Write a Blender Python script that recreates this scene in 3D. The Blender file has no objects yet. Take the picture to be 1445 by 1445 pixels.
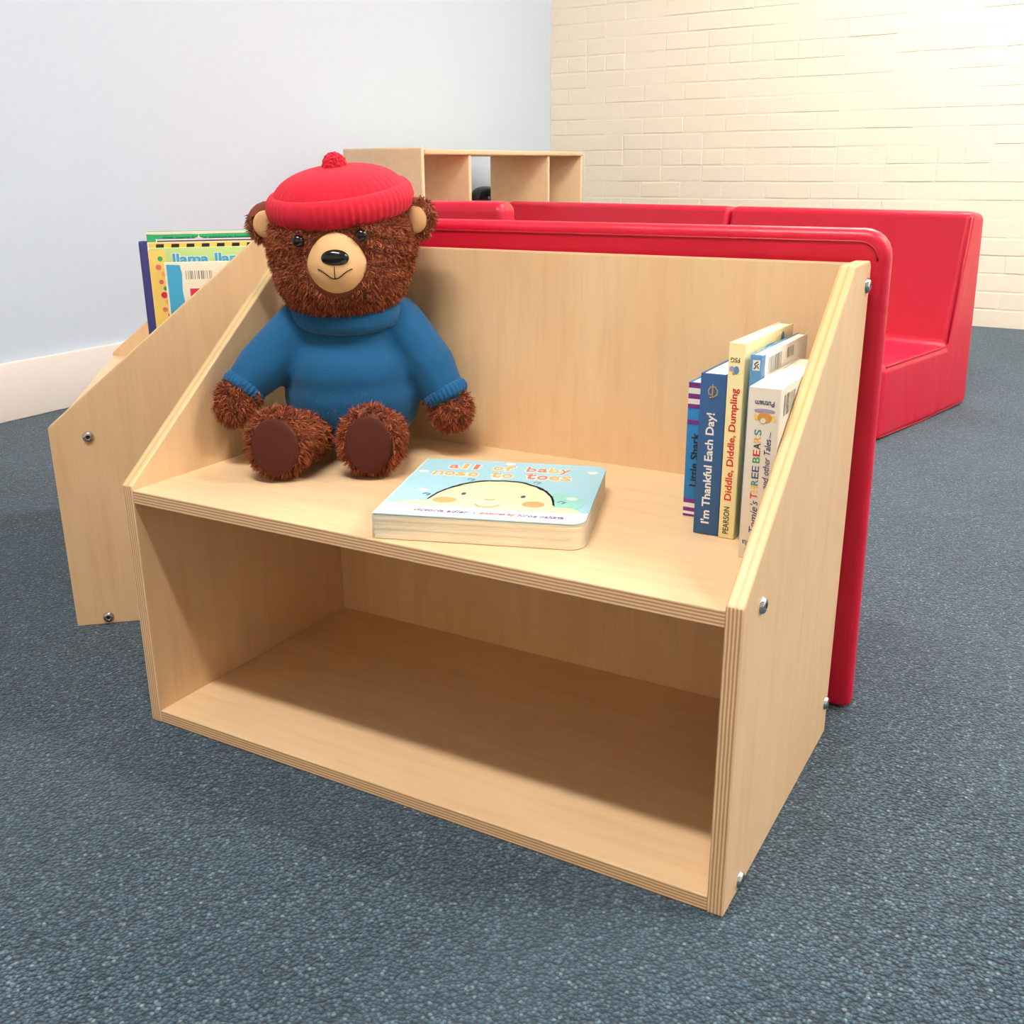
import bpy, bmesh, math, random
import numpy as np
from mathutils import Matrix, Vector
random.seed(7); rng = np.random.default_rng(7)
sc = bpy.context.scene
COL = sc.collection
PI = math.pi

# ------------------------------------------------------------------ camera
cam_d = bpy.data.cameras.new('camera'); cam = bpy.data.objects.new('camera', cam_d); COL.objects.link(cam)
cam_d.sensor_fit = 'HORIZONTAL'; cam_d.sensor_width = 36.0; cam_d.lens = 36.0 * 1459.92 / 1445
cam_d.clip_start = 0.02; cam_d.clip_end = 60
cam.location = (0.98776, -0.79233, 0.67205); cam.rotation_euler = (1.24784, 0.00664, 0.51706)
sc.camera = cam
# ------------------------------------------------------------------ world, exposure
world = bpy.data.worlds.new('world'); sc.world = world; world.use_nodes = True
world.node_tree.nodes['Background'].inputs[0].default_value = (0.9, 0.95, 1.0, 1)
world.node_tree.nodes['Background'].inputs[1].default_value = 0.3
sc.view_settings.view_transform = 'Standard'; sc.view_settings.look = 'None'
sc.view_settings.exposure = 0.30; sc.view_settings.gamma = 1.0; sc.view_settings.use_curve_mapping = False
PANEL_POWER = 95.0          # emission of the ceiling light diffusers
CEIL = 2.6
LIGHT_SPOTS = [(0.55, -0.72, 'over the front of the bookcase with the toy bear'),
               (0.55, 2.70, 'over the row of red settees'),
               (2.70, 0.80, 'over the open carpet at the right'),
               (2.95, 2.30, 'added out of view to brighten the brick wall end')]  # unseen extra lamp, added to brighten the back of the room

# ------------------------------------------------------------------ helpers
def lin(r, g, b):
    f = lambda c: (c / 255 / 12.92) if c / 255 <= 0.04045 else ((c / 255 + 0.055) / 1.055) ** 2.4
    return (f(r), f(g), f(b), 1.0)

def new_mat(name, col, rough=0.5, spec=0.5, sheen=0.0, metal=0.0, coat=0.0):
    m = bpy.data.materials.new(name); m.use_nodes = True
    b = m.node_tree.nodes['Principled BSDF']
    b.inputs['Base Color'].default_value = col if len(col) == 4 else (*col, 1)
    b.inputs['Roughness'].default_value = rough
    b.inputs['Specular IOR Level'].default_value = spec
    b.inputs['Metallic'].default_value = metal
    b.inputs['Sheen Weight'].default_value = sheen
    b.inputs['Coat Weight'].default_value = coat
    return m

class NT:
    def __init__(s, m): s.m = m; s.t = m.node_tree; s.b = s.t.nodes['Principled BSDF']
    def n(s, typ, **kw):
        o = s.t.nodes.new(typ)
        for k, v in kw.items():
            if k.startswith('i_'):
                key = k[2:]; o.inputs[int(key) if key.isdigit() else key.replace('_', ' ')].default_value = v
            else: setattr(o, k, v)
        return o
    def l(s, a, b): s.t.links.new(a, b)
    def coords(s, scale=(1, 1, 1), rot=(0, 0, 0)):
        tc = s.n('ShaderNodeTexCoord'); mp = s.n('ShaderNodeMapping')
        mp.inputs['Scale'].default_value = scale; mp.inputs['Rotation'].default_value = rot
        s.l(tc.outputs['Object'], mp.inputs['Vector']); return mp.outputs['Vector']
    def noise(s, vec, scale, detail=3, rough=0.5, dist=0.0):
        o = s.n('ShaderNodeTexNoise'); s.l(vec, o.inputs['Vector'])
        o.inputs['Scale'].default_value = scale; o.inputs['Detail'].default_value = detail
        o.inputs['Roughness'].default_value = rough; o.inputs['Distortion'].default_value = dist
        return o.outputs['Fac']
    def ramp(s, fac, stops):
        o = s.n('ShaderNodeValToRGB'); e = o.color_ramp.elements
        while len(e) < len(stops): e.new(0.5)
        for k, (p, c) in enumerate(stops): e[k].position = p; e[k].color = c
        s.l(fac, o.inputs['Fac']); return o.outputs['Color']
    def mix(s, fac, a, b, mode='MIX'):
        o = s.n('ShaderNodeMix', data_type='RGBA', blend_type=mode)
        for sock, v in ((o.inputs[0], fac), (o.inputs[6], a), (o.inputs[7], b)):
            if hasattr(v, 'is_linked'): s.l(v, sock)
            else: sock.default_value = v
        return o.outputs[2]
    def color(s, c): s.l(c, s.b.inputs['Base Color'])
    def bump(s, h, strength=0.3, dist=0.002):
        o = s.n('ShaderNodeBump'); o.inputs['Strength'].default_value = strength; o.inputs['Distance'].default_value = dist
        s.l(h, o.inputs['Height']); s.l(o.outputs['Normal'], s.b.inputs['Normal'])

# ------------------------------------------------------------------ materials
def wood_mat(name, c1, c2, c3, rough=0.38):
    m = new_mat(name, c1, rough, 0.4); t = NT(m)
    v = t.coords((1, 0.10, 1))
    n1 = t.noise(v, 55, 4, 0.6, 0.4); n2 = t.noise(t.coords((1.0, 0.35, 1)), 7, 2, 0.5, 1.2)
    n3 = t.noise(t.coords((1, 0.03, 1)), 330, 2, 0.5)
    c = t.ramp(n2, [(0.3, c1), (0.7, c2)])
    c = t.mix(t.ramp(n1, [(0.45, (0, 0, 0, 1)), (0.8, (0.35, 0.35, 0.35, 1))]), c, c3)
    c = t.mix(t.ramp(n3, [(0.5, (0, 0, 0, 1)), (0.75, (0.10, 0.10, 0.10, 1))]), c, c3)
    t.color(c); t.bump(n3, 0.06, 0.001); return m
M = {}
M['wood'] = wood_mat('birch_face', lin(236, 203, 160), lin(230, 192, 147), lin(208, 159, 112))
M['wood_far'] = wood_mat('birch_far', lin(232, 204, 165), lin(226, 195, 154), lin(206, 168, 128), 0.45)
def ply_mat():
    m = new_mat('plywood_edge', lin(232, 202, 158), 0.42, 0.35); t = NT(m)
    tc = t.n('ShaderNodeTexCoord'); sp = t.n('ShaderNodeSeparateXYZ'); t.l(tc.outputs['Object'], sp.inputs[0])
    nz = t.noise(t.coords((1, 1, 1)), 30, 2)
    ad = t.n('ShaderNodeMath', operation='MULTIPLY_ADD'); t.l(nz, ad.inputs[0]); ad.inputs[1].default_value = 0.0008; t.l(sp.outputs['Z'], ad.inputs[2])
    mu = t.n('ShaderNodeMath', operation='MULTIPLY'); t.l(ad.outputs[0], mu.inputs[0]); mu.inputs[1].default_value = 2 * PI * 4.9 / 0.0167
    sn = t.n('ShaderNodeMath', operation='SINE'); t.l(mu.outputs[0], sn.inputs[0])
    h = t.n('ShaderNodeMath', operation='MULTIPLY_ADD'); t.l(sn.outputs[0], h.inputs[0]); h.inputs[1].default_value = 0.5; h.inputs[2].default_value = 0.5
    c = t.ramp(h.outputs[0], [(0.25, lin(242, 212, 168)), (0.75, lin(204, 152, 108))])
    t.color(c); return m
M['ply'] = ply_mat()
def edge_mat():
    m = new_mat('sanded_edge', lin(228, 200, 146), 0.36, 0.45); t = NT(m)
    tc = t.n('ShaderNodeTexCoord'); sp = t.n('ShaderNodeSeparateXYZ'); t.l(tc.outputs['Object'], sp.inputs[0])
    mu = t.n('ShaderNodeMath', operation='MULTIPLY'); t.l(sp.outputs['Z'], mu.inputs[0]); mu.inputs[1].default_value = 2 * PI * 2.2 / 0.0167
    sn = t.n('ShaderNodeMath', operation='SINE'); t.l(mu.outputs[0], sn.inputs[0])
    c = t.ramp(sn.outputs[0], [(0.2, lin(222, 192, 140)), (0.9, lin(205, 170, 114))]); t.color(c); return m
M['edge'] = edge_mat()
def carpet_mat():
    m = new_mat('blue_carpet', lin(70, 100, 125), 0.95, 0.15, 0.25); t = NT(m)
    v = t.coords()
    vo = t.n('ShaderNodeTexVoronoi'); vo.inputs['Scale'].default_value = 270; t.l(v, vo.inputs['Vector'])
    n1 = t.noise(v, 190, 4, 0.65); n2 = t.noise(v, 2.2, 3, 0.55); n3 = t.noise(v, 620, 2, 0.6)
    sep = t.n('ShaderNodeSeparateColor'); t.l(vo.outputs['Color'], sep.inputs[0])
    c = t.ramp(sep.outputs[0], [(0.0, lin(30, 58, 76)), (0.35, lin(52, 84, 104)), (0.75, lin(78, 112, 132)), (0.93, lin(112, 142, 158)), (1.0, lin(158, 178, 186))])
    c = t.mix(t.ramp(n1, [(0.35, (0.75, 0.75, 0.75, 1)), (0.62, (0, 0, 0, 1))]), c, lin(30, 54, 72))
    c = t.mix(t.ramp(vo.outputs['Distance'], [(0.30, (0, 0, 0, 1)), (0.70, (0.9, 0.9, 0.9, 1))]), c, lin(16, 32, 46))
    c = t.mix(t.ramp(n2, [(0.35, (0, 0, 0, 1)), (0.75, (0.22, 0.22, 0.22, 1))]), c, lin(96, 118, 130))
    t.color(c)
    iv = t.n('ShaderNodeMath', operation='SUBTRACT'); iv.inputs[0].default_value = 1; t.l(vo.outputs['Distance'], iv.inputs[1])
    ad = t.n('ShaderNodeMath', operation='MULTIPLY_ADD'); t.l(n1, ad.inputs[0]); ad.inputs[1].default_value = 0.6; t.l(iv.outputs[0], ad.inputs[2])
    a2 = t.n('ShaderNodeMath', operation='MULTIPLY_ADD'); t.l(n3, a2.inputs[0]); a2.inputs[1].default_value = 0.5; t.l(ad.outputs[0], a2.inputs[2])
    t.bump(a2.outputs[0], 0.8, 0.004); return m
M['carpet'] = carpet_mat()
def plain(name, col, rough, bs=0, bstr=0.1, bd=0.001, **kw):
    m = new_mat(name, col, rough, **kw)
    t = NT(m); n = t.noise(t.coords(), bs or 40, 3)
    t.color(t.mix(t.ramp(n, [(0.3, (0, 0, 0, 1)), (0.8, (0.12, 0.12, 0.12, 1))]), col, tuple(c * 0.8 for c in col[:3]) + (1,)))
    if bs: t.bump(n, bstr, bd)
    return m
M['wall_blue'] = plain('pale_blue_paint', lin(208, 221, 235), 0.7, 60, 0.05)
M['wall_white'] = plain('white_paint', lin(236, 234, 230), 0.8, 60, 0.05)
M['wall_tan'] = plain('tan_paint', lin(232, 208, 180), 0.8, 60, 0.05)
M['ceiling'] = plain('ceiling_white', lin(222, 222, 220), 0.9, 80, 0.1)
M['baseboard'] = plain('baseboard_paint', lin(244, 234, 226), 0.45, 30, 0.03)
M['brick'] = plain('cream_painted_brick', lin(243, 232, 210), 0.6, 25, 0.35, 0.004)
M['mortar'] = plain('cream_painted_mortar', lin(243, 232, 210), 0.7, 90, 0.5, 0.004)
def vinyl():
    m = new_mat('red_vinyl', lin(208, 13, 52), 0.42, 0.5, coat=0.08); t = NT(m)
    n = t.noise(t.coords(), 420, 2); w = t.noise(t.coords((1, 1, 0.35)), 9, 2, 0.5, 0.6)
    t.color(t.mix(t.ramp(w, [(0.3, (0, 0, 0, 1)), (0.8, (0.25, 0.25, 0.25, 1))]), lin(210, 14, 53), lin(196, 10, 46)))
    a = t.n('ShaderNodeMath', operation='MULTIPLY_ADD'); t.l(w, a.inputs[0]); a.inputs[1].default_value = 4.0
    b = t.n('ShaderNodeMath', operation='MULTIPLY'); t.l(n, b.inputs[0]); b.inputs[1].default_value = 0.12; t.l(b.outputs[0], a.inputs[2])
    t.bump(a.outputs[0], 0.35, 0.004); return m
M['vinyl'] = vinyl()
M['vinyl_seam'] = plain('red_vinyl_piping', lin(176, 14, 44), 0.4, 200, 0.1)
M['steel'] = plain('bright_steel', lin(205, 205, 205), 0.22, metal=1.0)
M['socket'] = plain('dark_recess', lin(70, 68, 66), 0.5, metal=0.6)
M['black_gloss'] = plain('black_gloss', lin(14, 15, 17), 0.15)
M['black'] = plain('black_print', lin(30, 28, 34), 0.5)
M['pages'] = None
def pages():
    m = new_mat('page_edges', lin(240, 228, 200), 0.75, 0.2); t = NT(m)
    n = t.noise(t.coords((0.02, 0.02, 1)), 900, 1); t.color(t.ramp(n, [(0.3, lin(244, 234, 208)), (0.75, lin(236, 221, 190))])); return m
M['pages'] = pages()
def pages_x():
    m = new_mat('page_edges_upright', lin(246, 240, 222), 0.75, 0.2); t = NT(m)
    n = t.noise(t.coords((1, 0.02, 0.02)), 900, 1); t.color(t.ramp(n, [(0.3, lin(250, 245, 230)), (0.75, lin(232, 220, 196))])); return m
M['pages_x'] = pages_x()
def ink(name, r, g, b, rough=0.6): return plain(name, lin(r, g, b), rough, spec=0.3)
for k, c in dict(sky=(162, 203, 215), white=(236, 233, 226), cream=(236, 226, 204), ivory=(228, 218, 202), peach=(242, 216, 174), blush=(238, 160, 104), coral=(238, 120, 92),
                 orange=(246, 176, 96), mauve=(140, 124, 152), hair=(70, 84, 92), mint=(150, 208, 196), navy=(52, 92, 142), gold=(206, 170, 104),
                 yellowpaper=(242, 228, 172), red_ink=(206, 44, 52), shark=(44, 128, 190), purple=(122, 48, 130), teal=(52, 148, 150),
                 green=(52, 168, 108), lime=(188, 212, 138), yolk=(250, 214, 116), amber=(247, 194, 94), cyan=(74, 172, 216), berry=(218, 52, 84),
                 indigo=(70, 68, 132), lilac=(176, 160, 198), greyblue=(96, 146, 190), barcode=(128, 120, 108), tan=(222, 160, 84), darkgreen=(30, 120, 72),
                 pink=(232, 118, 112), inkblue=(44, 58, 110)).items():
    M[k] = ink(k + '_print', *c)
# bear
def fur_mat(name, a, b, c):
    m = new_mat(name, b, 0.75, 0.2, 0.08); t = NT(m)
    g = t.n('ShaderNodeNewGeometry'); t.color(t.ramp(g.outputs['Random Per Island'], [(0.0, a), (0.5, b), (1.0, c)])); return m
M['fur'] = fur_mat('brown_plush_fur', lin(106, 50, 30), lin(148, 75, 44), lin(204, 116, 72))
M['fur_base'] = plain('brown_plush_backing', lin(118, 60, 38), 0.95, 300, 0.4)
M['felt'] = plain('tan_felt', lin(218, 174, 124), 0.9, 500, 0.2, spec=0.2)
M['sole'] = plain('dark_brown_velour', lin(78, 38, 32), 0.9, 400, 0.2, spec=0.2)
M['red_wool'] = plain('red_wool', lin(204, 14, 46), 0.9, 700, 0.5, sheen=0.05)
M['blue_wool'] = plain('blue_velour', lin(0, 84, 132), 0.9, 600, 0.35, sheen=0.08)
M['eye'] = plain('black_eye_plastic', lin(16, 12, 12), 0.12)

# ------------------------------------------------------------------ object helpers
def link(o, parent=None):
    COL.objects.link(o)
    if parent is not None: o.parent = parent
    return o
def mesh_obj(name, verts, faces, mats, parent=None, smooth=False, mi=None, matrix=None):
    me = bpy.data.meshes.new(name); me.from_pydata([tuple(v) for v in verts], [], faces); me.update()
    for m in (mats if isinstance(mats, (list, tuple)) else [mats]): me.materials.append(m)
    if mi is not None: me.polygons.foreach_set('material_index', mi)
    if smooth: me.polygons.foreach_set('use_smooth', [True] * len(me.polygons))
    o = bpy.data.objects.new(name, me); link(o, parent)
    if matrix is not None: o.matrix_local = matrix
    return o
def bm_obj(name, bm, mats, parent=None, smooth=False, matrix=None):
    me = bpy.data.meshes.new(name); bm.to_mesh(me); bm.free()
    for m in (mats if isinstance(mats, (list, tuple)) else [mats]): me.materials.append(m)
    if smooth: me.polygons.foreach_set('use_smooth', [True] * len(me.polygons))
    o = bpy.data.objects.new(name, me); link(o, parent)
    if matrix is not None: o.matrix_local = matrix
    return o
def empty(name, loc=(0, 0, 0), rz=0.0):
    o = bpy.data.objects.new(name, None); link(o); o.location = loc; o.rotation_euler = (0, 0, rz); o.empty_display_size = 0.05
    return o
def tag(o, label=None, cat=None, group=None, kind=None):
    if label: o['label'] = label
    if cat: o['category'] = cat
    if group: o['group'] = group
    if kind: o['kind'] = kind
    return o
def bevel(o, w, seg=2, ang=35):
    b = o.modifiers.new('bevel', 'BEVEL'); b.width = w; b.segments = seg; b.limit_method = 'ANGLE'; b.angle_limit = math.radians(ang)
    b.harden_normals = False; return o
def box_vf(x0, x1, y0, y1, z0, z1):
    v = [(x0, y0, z0), (x1, y0, z0), (x1, y1, z0), (x0, y1, z0), (x0, y0, z1), (x1, y0, z1), (x1, y1, z1), (x0, y1, z1)]
    f = [(0, 3, 2, 1), (4, 5, 6, 7), (0, 1, 5, 4), (1, 2, 6, 5), (2, 3, 7, 6), (3, 0, 4, 7)]
    return v, f
def box(name, x0, x1, y0, y1, z0, z1, mat, parent=None, bev=0.0, seg=2):
    v, f = box_vf(x0, x1, y0, y1, z0, z1); o = mesh_obj(name, v, f, mat, parent)
    if bev: bevel(o, bev, seg); o.data.polygons.foreach_set('use_smooth', [True] * 6)
    return o
def multi_box(name, boxes, mat, parent=None, matrix=None):
    V, F = [], []
    for b in boxes:
        v, f = box_vf(*b); n = len(V); V += v; F += [tuple(i + n for i in q) for q in f]
    return mesh_obj(name, V, F, mat, parent, matrix=matrix)
def frame(origin, U, V, W):
    U, V, W = Vector(U), Vector(V), Vector(W)
    m = Matrix.Identity(4)
    for i in range(3): m[i][0] = U[i]; m[i][1] = V[i]; m[i][2] = W[i]; m[i][3] = origin[i]
    return m
def plank(name, outline, t, mats, parent, matrix, bev=0.0012, edge_idx=None):
    """polygon outline in local x,y with thickness along local z; faces take mats[0], edges mats[1] (or edge_idx[i])"""
    n = len(outline); V = [(x, y, 0) for x, y in outline] + [(x, y, t) for x, y in outline]
    F = [tuple(reversed(range(n))), tuple(range(n, 2 * n))]; mi = [0, 0]
    for i in range(n):
        j = (i + 1) % n; F.append((i, j, n + j, n + i)); mi.append(edge_idx[i] if edge_idx else 1)
    o = mesh_obj(name, V, F, mats, parent, mi=mi, matrix=matrix)
    if bev: bevel(o, bev, 2)
    return o
def tube(name, pts, r, mat, parent=None, n=8, closed=False, matrix=None):
    P = [Vector(p) for p in pts]; V, F = [], []; N = len(P)
    up = Vector((0.31, 0.17, 0.93))
    for i, p in enumerate(P):
        a = P[(i - 1) % N] if (closed or i > 0) else p; b = P[(i + 1) % N] if (closed or i < N - 1) else p
        t = (b - a).normalized(); s = t.cross(up).normalized(); q = s.cross(t).normalized()
        rr = r[i] if isinstance(r, (list, tuple)) else r
        for k in range(n):
            an = 2 * PI * k / n; V.append(p + s * (rr * math.cos(an)) + q * (rr * math.sin(an)))
    for i in range(N if closed else N - 1):
        j = (i + 1) % N
        for k in range(n):
            l = (k + 1) % n; F.append((i * n + k, i * n + l, j * n + l, j * n + k))
    if not closed: F += [tuple(reversed(range(n))), tuple(range((N - 1) * n, N * n))]
    return mesh_obj(name, V, F, mat, parent, True, matrix=matrix)
def ellipsoid(name, c, r, mat, parent=None, sub=3, rot=(0, 0, 0)):
    bm = bmesh.new(); bmesh.ops.create_icosphere(bm, subdivisions=sub, radius=1)
    from mathutils import Euler
    bmesh.ops.transform(bm, matrix=Matrix.Translation(c) @ Euler(rot).to_matrix().to_4x4() @ Matrix.Diagonal((*r, 1)), verts=bm.verts)
    return bm_obj(name, bm, mat, parent, True)
# flat print: everything sits a fraction of a millimetre proud of the surface given by (O, U, V)
def on(O, U, V, u, v, lift):
    O, U, V = Vector(O), Vector(U), Vector(V); return O + U * u + V * v + U.cross(V) * lift
def decal(name, poly, mat, parent, O, U, V, lift=0.0003):
    n = len(poly); top = [on(O, U, V, u, v, lift) for u, v in poly]; bot = [on(O, U, V, u, v, -0.0001) for u, v in poly]
    F = [tuple(range(n)), tuple(range(2 * n - 1, n - 1, -1))] + [(i, n + i, n + (i + 1) % n, (i + 1) % n) for i in range(n)]
    return mesh_obj(name, top + bot, F, mat, parent)
def rect(name, u0, v0, u1, v1, mat, parent, O, U, V, lift=0.0003):
    return decal(name, [(u0, v0), (u1, v0), (u1, v1), (u0, v1)], mat, parent, O, U, V, lift)
def disc(name, u, v, ru, rv, mat, parent, O, U, V, lift=0.0003, n=20):
    return decal(name, [(u + ru * math.cos(2 * PI * k / n), v + rv * math.sin(2 * PI * k / n)) for k in range(n)], mat, parent, O, U, V, lift)
def stroke(name, pts, w, mat, parent, O, U, V, lift=0.0004):
    L, Rr = [], []
    for i, p in enumerate(pts):
        a = Vector(pts[max(i - 1, 0)]); b = Vector(pts[min(i + 1, len(pts) - 1)]); t = (b - a).normalized(); nn = Vector((-t.y, t.x)) * (w / 2)
        L.append(on(O, U, V, p[0] + nn.x, p[1] + nn.y, lift)); Rr.append(on(O, U, V, p[0] - nn.x, p[1] - nn.y, lift))
    n = len(pts); F = [(n + i, n + i + 1, i + 1, i) for i in range(n - 1)]
    return mesh_obj(name, L + Rr, F, mat, parent)
def lettering(s, u0, v0, u1, v1, mat, parent, O, U, V, bold=0.0, shear=0.0, lift=0.0003, name='lettering'):
    cu = bpy.data.curves.new('t', 'FONT'); cu.body = s; cu.size = 1; cu.resolution_u = 3; cu.offset = bold; cu.shear = shear; cu.extrude = 0.01
    ob = bpy.data.objects.new('t', cu); COL.objects.link(ob)
    dg = bpy.context.evaluated_depsgraph_get(); me = bpy.data.meshes.new_from_object(ob.evaluated_get(dg))
    n = len(me.vertices); co = np.zeros(n * 3); me.vertices.foreach_get('co', co); co = co.reshape(-1, 3)
    lo, hi = co.min(0), co.max(0)
    O, Uv, Vv = np.array(O, float), np.array(U, float), np.array(V, float); Nv = np.cross(Uv, Vv)
    u = u0 + (co[:, 0] - lo[0]) / (hi[0] - lo[0]) * (u1 - u0); v = v0 + (co[:, 1] - lo[1]) / (hi[1] - lo[1]) * (v1 - v0)
    w = np.where(co[:, 2] > 0, lift, 0.0)
    out = O + u[:, None] * Uv + v[:, None] * Vv + w[:, None] * Nv
    me.vertices.foreach_set('co', out.ravel()); me.update(); me.materials.clear(); me.materials.append(mat)
    bpy.data.objects.remove(ob); bpy.data.curves.remove(cu)
    o = bpy.data.objects.new(name, me); link(o, parent); return o
def barcode(u0, v0, u1, v1, mat, parent, O, U, V, seed=1):
    r = random.Random(seed); V_, F_ = [], []; u = u0
    while u < u1:
        w = r.choice([0.5, 0.8, 1.4]) * (u1 - u0) / 34; n = len(V_)
        V_ += [on(O, U, V, a, b, 0.0003) for a, b in ((u, v0), (u + w, v0), (u + w, v1), (u, v1))]; F_.append((n, n + 1, n + 2, n + 3))
        u += w + r.choice([0.8, 1.2, 2.2]) * (u1 - u0) / 34
    return mesh_obj('barcode', V_, F_, mat, parent)

# ------------------------------------------------------------------ room shell
XL, XR, YF, YB = -1.655, 4.2, -3.3, 4.26
tag(box('floor', XL - 0.2, XR + 0.2, YF - 0.2, YB + 0.4, -0.05, 0.0, M['carpet']), kind='structure')
tag(box('ceiling', XL - 0.2, XR + 0.2, YF - 0.2, YB + 0.4, CEIL, CEIL + 0.08, M['ceiling']), kind='structure')
tag(box('wall_left', XL - 0.12, XL, YF, YB + 0.3, 0, CEIL, M['wall_blue']), kind='structure')
tag(box('wall_right', XR, XR + 0.12, YF, YB + 0.3, 0, CEIL, M['wall_white']), kind='structure')
tag(box('wall_front', XL, XR, YF - 0.12, YF, 0, CEIL, M['wall_tan']), kind='structure')
tag(box('baseboard_left', XL, XL + 0.014, YF, YB, 0, 0.163, M['baseboard'], bev=0.004), kind='structure')
# painted brick wall: local x along the wall from the room corner, local -y faces the room
wang = math.radians(-3.9); WL = 6.1
wb = box('wall_back', -0.02, WL, 0.0, 0.12, 0, CEIL, M['mortar']); wb.location = (XL, YB, 0); wb.rotation_euler = (0, 0, wang); tag(wb, kind='structure')
BW, BH, J = 0.207, 0.067, 0.007
def brick_mesh(w, seed):
    r = random.Random(seed); bm = bmesh.new()
    v, f = box_vf(0, w, -0.0018, 0.01, 0, BH); vs = [bm.verts.new(q) for q in v]
    for q in f: bm.faces.new([vs[i] for i in q])
    bmesh.ops.bevel(bm, geom=[e for e in bm.edges if all(x.co.y < 0 for x in e.verts)], offset=0.0016, segments=1, affect='EDGES', profile=0.5)
    for x in bm.verts:
        x.co += Vector((r.uniform(-1, 1) * 0.0014, r.uniform(-1, 1) * 0.0007, r.uniform(-1, 1) * 0.0014))
    me = bpy.data.meshes.new('brick'); bm.to_mesh(me); bm.free(); me.materials.append(M['brick']); return me
brick_kinds = [brick_mesh(BW, k) for k in range(8)]; half_kinds = [brick_mesh(BW / 2 - J / 2, 50 + k) for k in range(3)]
rest_v, rest_f = [], []
for row in range(int(CEIL / (BH + J))):
    x = 0.0; k = 0; z = 0.004 + row * (BH + J)
    header = row % 6 == 3
    while x < WL - 0.02:
        half = header or (k == 0 and row % 2)
        me = random.choice(half_kinds if half else brick_kinds); w = (BW / 2 - J / 2) if half else BW
        if x < 2.55 and z < 1.46 and not (header and x < 0.3):
            b = bpy.data.objects.new('brick', me); link(b, wb); b.location = (x, random.uniform(-0.0008, 0.0016), z)
        else:
            n = len(rest_v); rest_v += [(q.co.x + x, q.co.y, q.co.z + z) for q in me.vertices]; rest_f += [tuple(i + n for i in p.vertices) for p in me.polygons]
        x += w + J; k += 1
tag(mesh_obj('brick_field', rest_v, rest_f, M['brick'], wb), kind='stuff')

# ceiling light panels (the room's lamps; the last is an added one for the brick wall end)
emit = bpy.data.materials.new('lit_diffuser'); emit.use_nodes = True
eb = emit.node_tree.nodes['Principled BSDF']; eb.inputs['Emission Color'].default_value = (1.0, 0.965, 0.91, 1); eb.inputs['Emission Strength'].default_value = PANEL_POWER
for lx, ly, where in LIGHT_SPOTS:
    e = tag(empty('ceiling_light', (lx, ly, CEIL)), 'long slim ceiling strip light ' + where, 'light', 'ceiling strip lights')
    box('diffuser', -0.6, 0.6, -0.06, 0.06, -0.052, -0.008, emit, e, 0.006)
    multi_box('housing', [(-0.62, 0.62, -0.08, 0.08, -0.008, 0), (-0.62, -0.602, -0.07, 0.07, -0.056, -0.0085), (0.602, 0.62, -0.07, 0.07, -0.056, -0.0085)], M['wall_white'], e)

# ------------------------------------------------------------------ bookcases
T, D, H, HF, HS, TB, DT = 0.0167, 0.3883, 0.5733, 0.3151, 0.3105, 0.0150, 0.0756
def screw_mesh():
    V, F, mi = [], [], []; n = 24
    prof = [(0.0084, 0.0), (0.0084, 0.0010), (0.0076, 0.0014), (0.0074, 0.0026), (0.0062, 0.0038), (0.0040, 0.0043)]
    for r, zz in prof:
        for k in range(n): V.append((r * math.cos(2 * PI * k / n), r * math.sin(2 * PI * k / n), zz))
    for i in range(len(prof) - 1):
        for k in range(n): F.append((i * n + k, i * n + (k + 1) % n, (i + 1) * n + (k + 1) % n, (i + 1) * n + k)); mi.append(0)
    hb = len(V)                                             # hexagon socket: rim, floor
    for zz in (0.0043, 0.0016):
        for k in range(n):
            a = 2 * PI * k / n; hr = 0.0030 * math.cos(PI / 6) / math.cos((a % (PI / 3)) - PI / 6); V.append((hr * math.cos(a), hr * math.sin(a), zz))
    for k in range(n):
        l = (k + 1) % n; o5 = (len(prof) - 1) * n
        F.append((o5 + k, o5 + l, hb + l, hb + k)); mi.append(0); F.append((hb + k, hb + l, hb + n + l, hb + n + k)); mi.append(1)
    F.append(tuple(range(hb + n, hb + 2 * n))); mi.append(1)
    me = bpy.data.meshes.new('screw'); me.from_pydata(V, [], F); me.materials.append(M['steel']); me.materials.append(M['socket'])
    me.polygons.foreach_set('material_index', mi); me.polygons.foreach_set('use_smooth', [m == 0 for m in mi]); return me
SCREW = screw_mesh()
def bookcase(root, W):
    prof = [(0, 0), (D, 0), (D, H), (D - DT, H), (0, HF)]
    prof_r = [(0, 0), (D, 0), (D, H - 0.006), (D - 0.006, H), (D - DT, H), (0.0, HF)]
    YZX = lambda x: frame((x, 0, 0), (0, 1, 0), (0, 0, 1), (1, 0, 0))
    mats = [M['wood'], M['ply'], M['edge']]
    ei = [1, 1, 1, 2, 2, 1]
    plank('side_panel', prof_r, T, mats, root, YZX(0), 0.0016, ei)
    plank('side_panel', prof_r, T, mats, root, YZX(W - T), 0.0016, ei)
    # shelves: long axis is the grain (local y)
    def deck(name, ztop): return plank(name, [(0, 0), (D - TB - 0.0005, 0), (D - TB - 0.0005, W - 2 * T), (0, W - 2 * T)], T, mats, root,
                                       frame((W - T, 0.0012, ztop - T), (0, 1, 0), (-1, 0, 0), (0, 0, 1)), 0.0009)
    deck('shelf', HS); deck('bottom_panel', T + 0.0003)
    plank('back_panel', [(T, 0.002), (W - T, 0.002), (W - T, H - 0.003), (T, H - 0.003)], TB, mats, root, frame((0, D - 0.0005, 0), (1, 0, 0), (0, 0, 1), (0, -1, 0)), 0.001)
    for side, x in ((1, W), (-1, 0)):
        for y, z in ((0.054, 0.299), (0.374, 0.548), (0.375, 0.046), (0.047, 0.0115)):
            o = bpy.data.objects.new('screw', SCREW); link(o, root)
            o.matrix_local = frame((x, y, z), (0, side, 0), (0, 0, 1), (side, 0, 0))
W1 = 0.76
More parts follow.
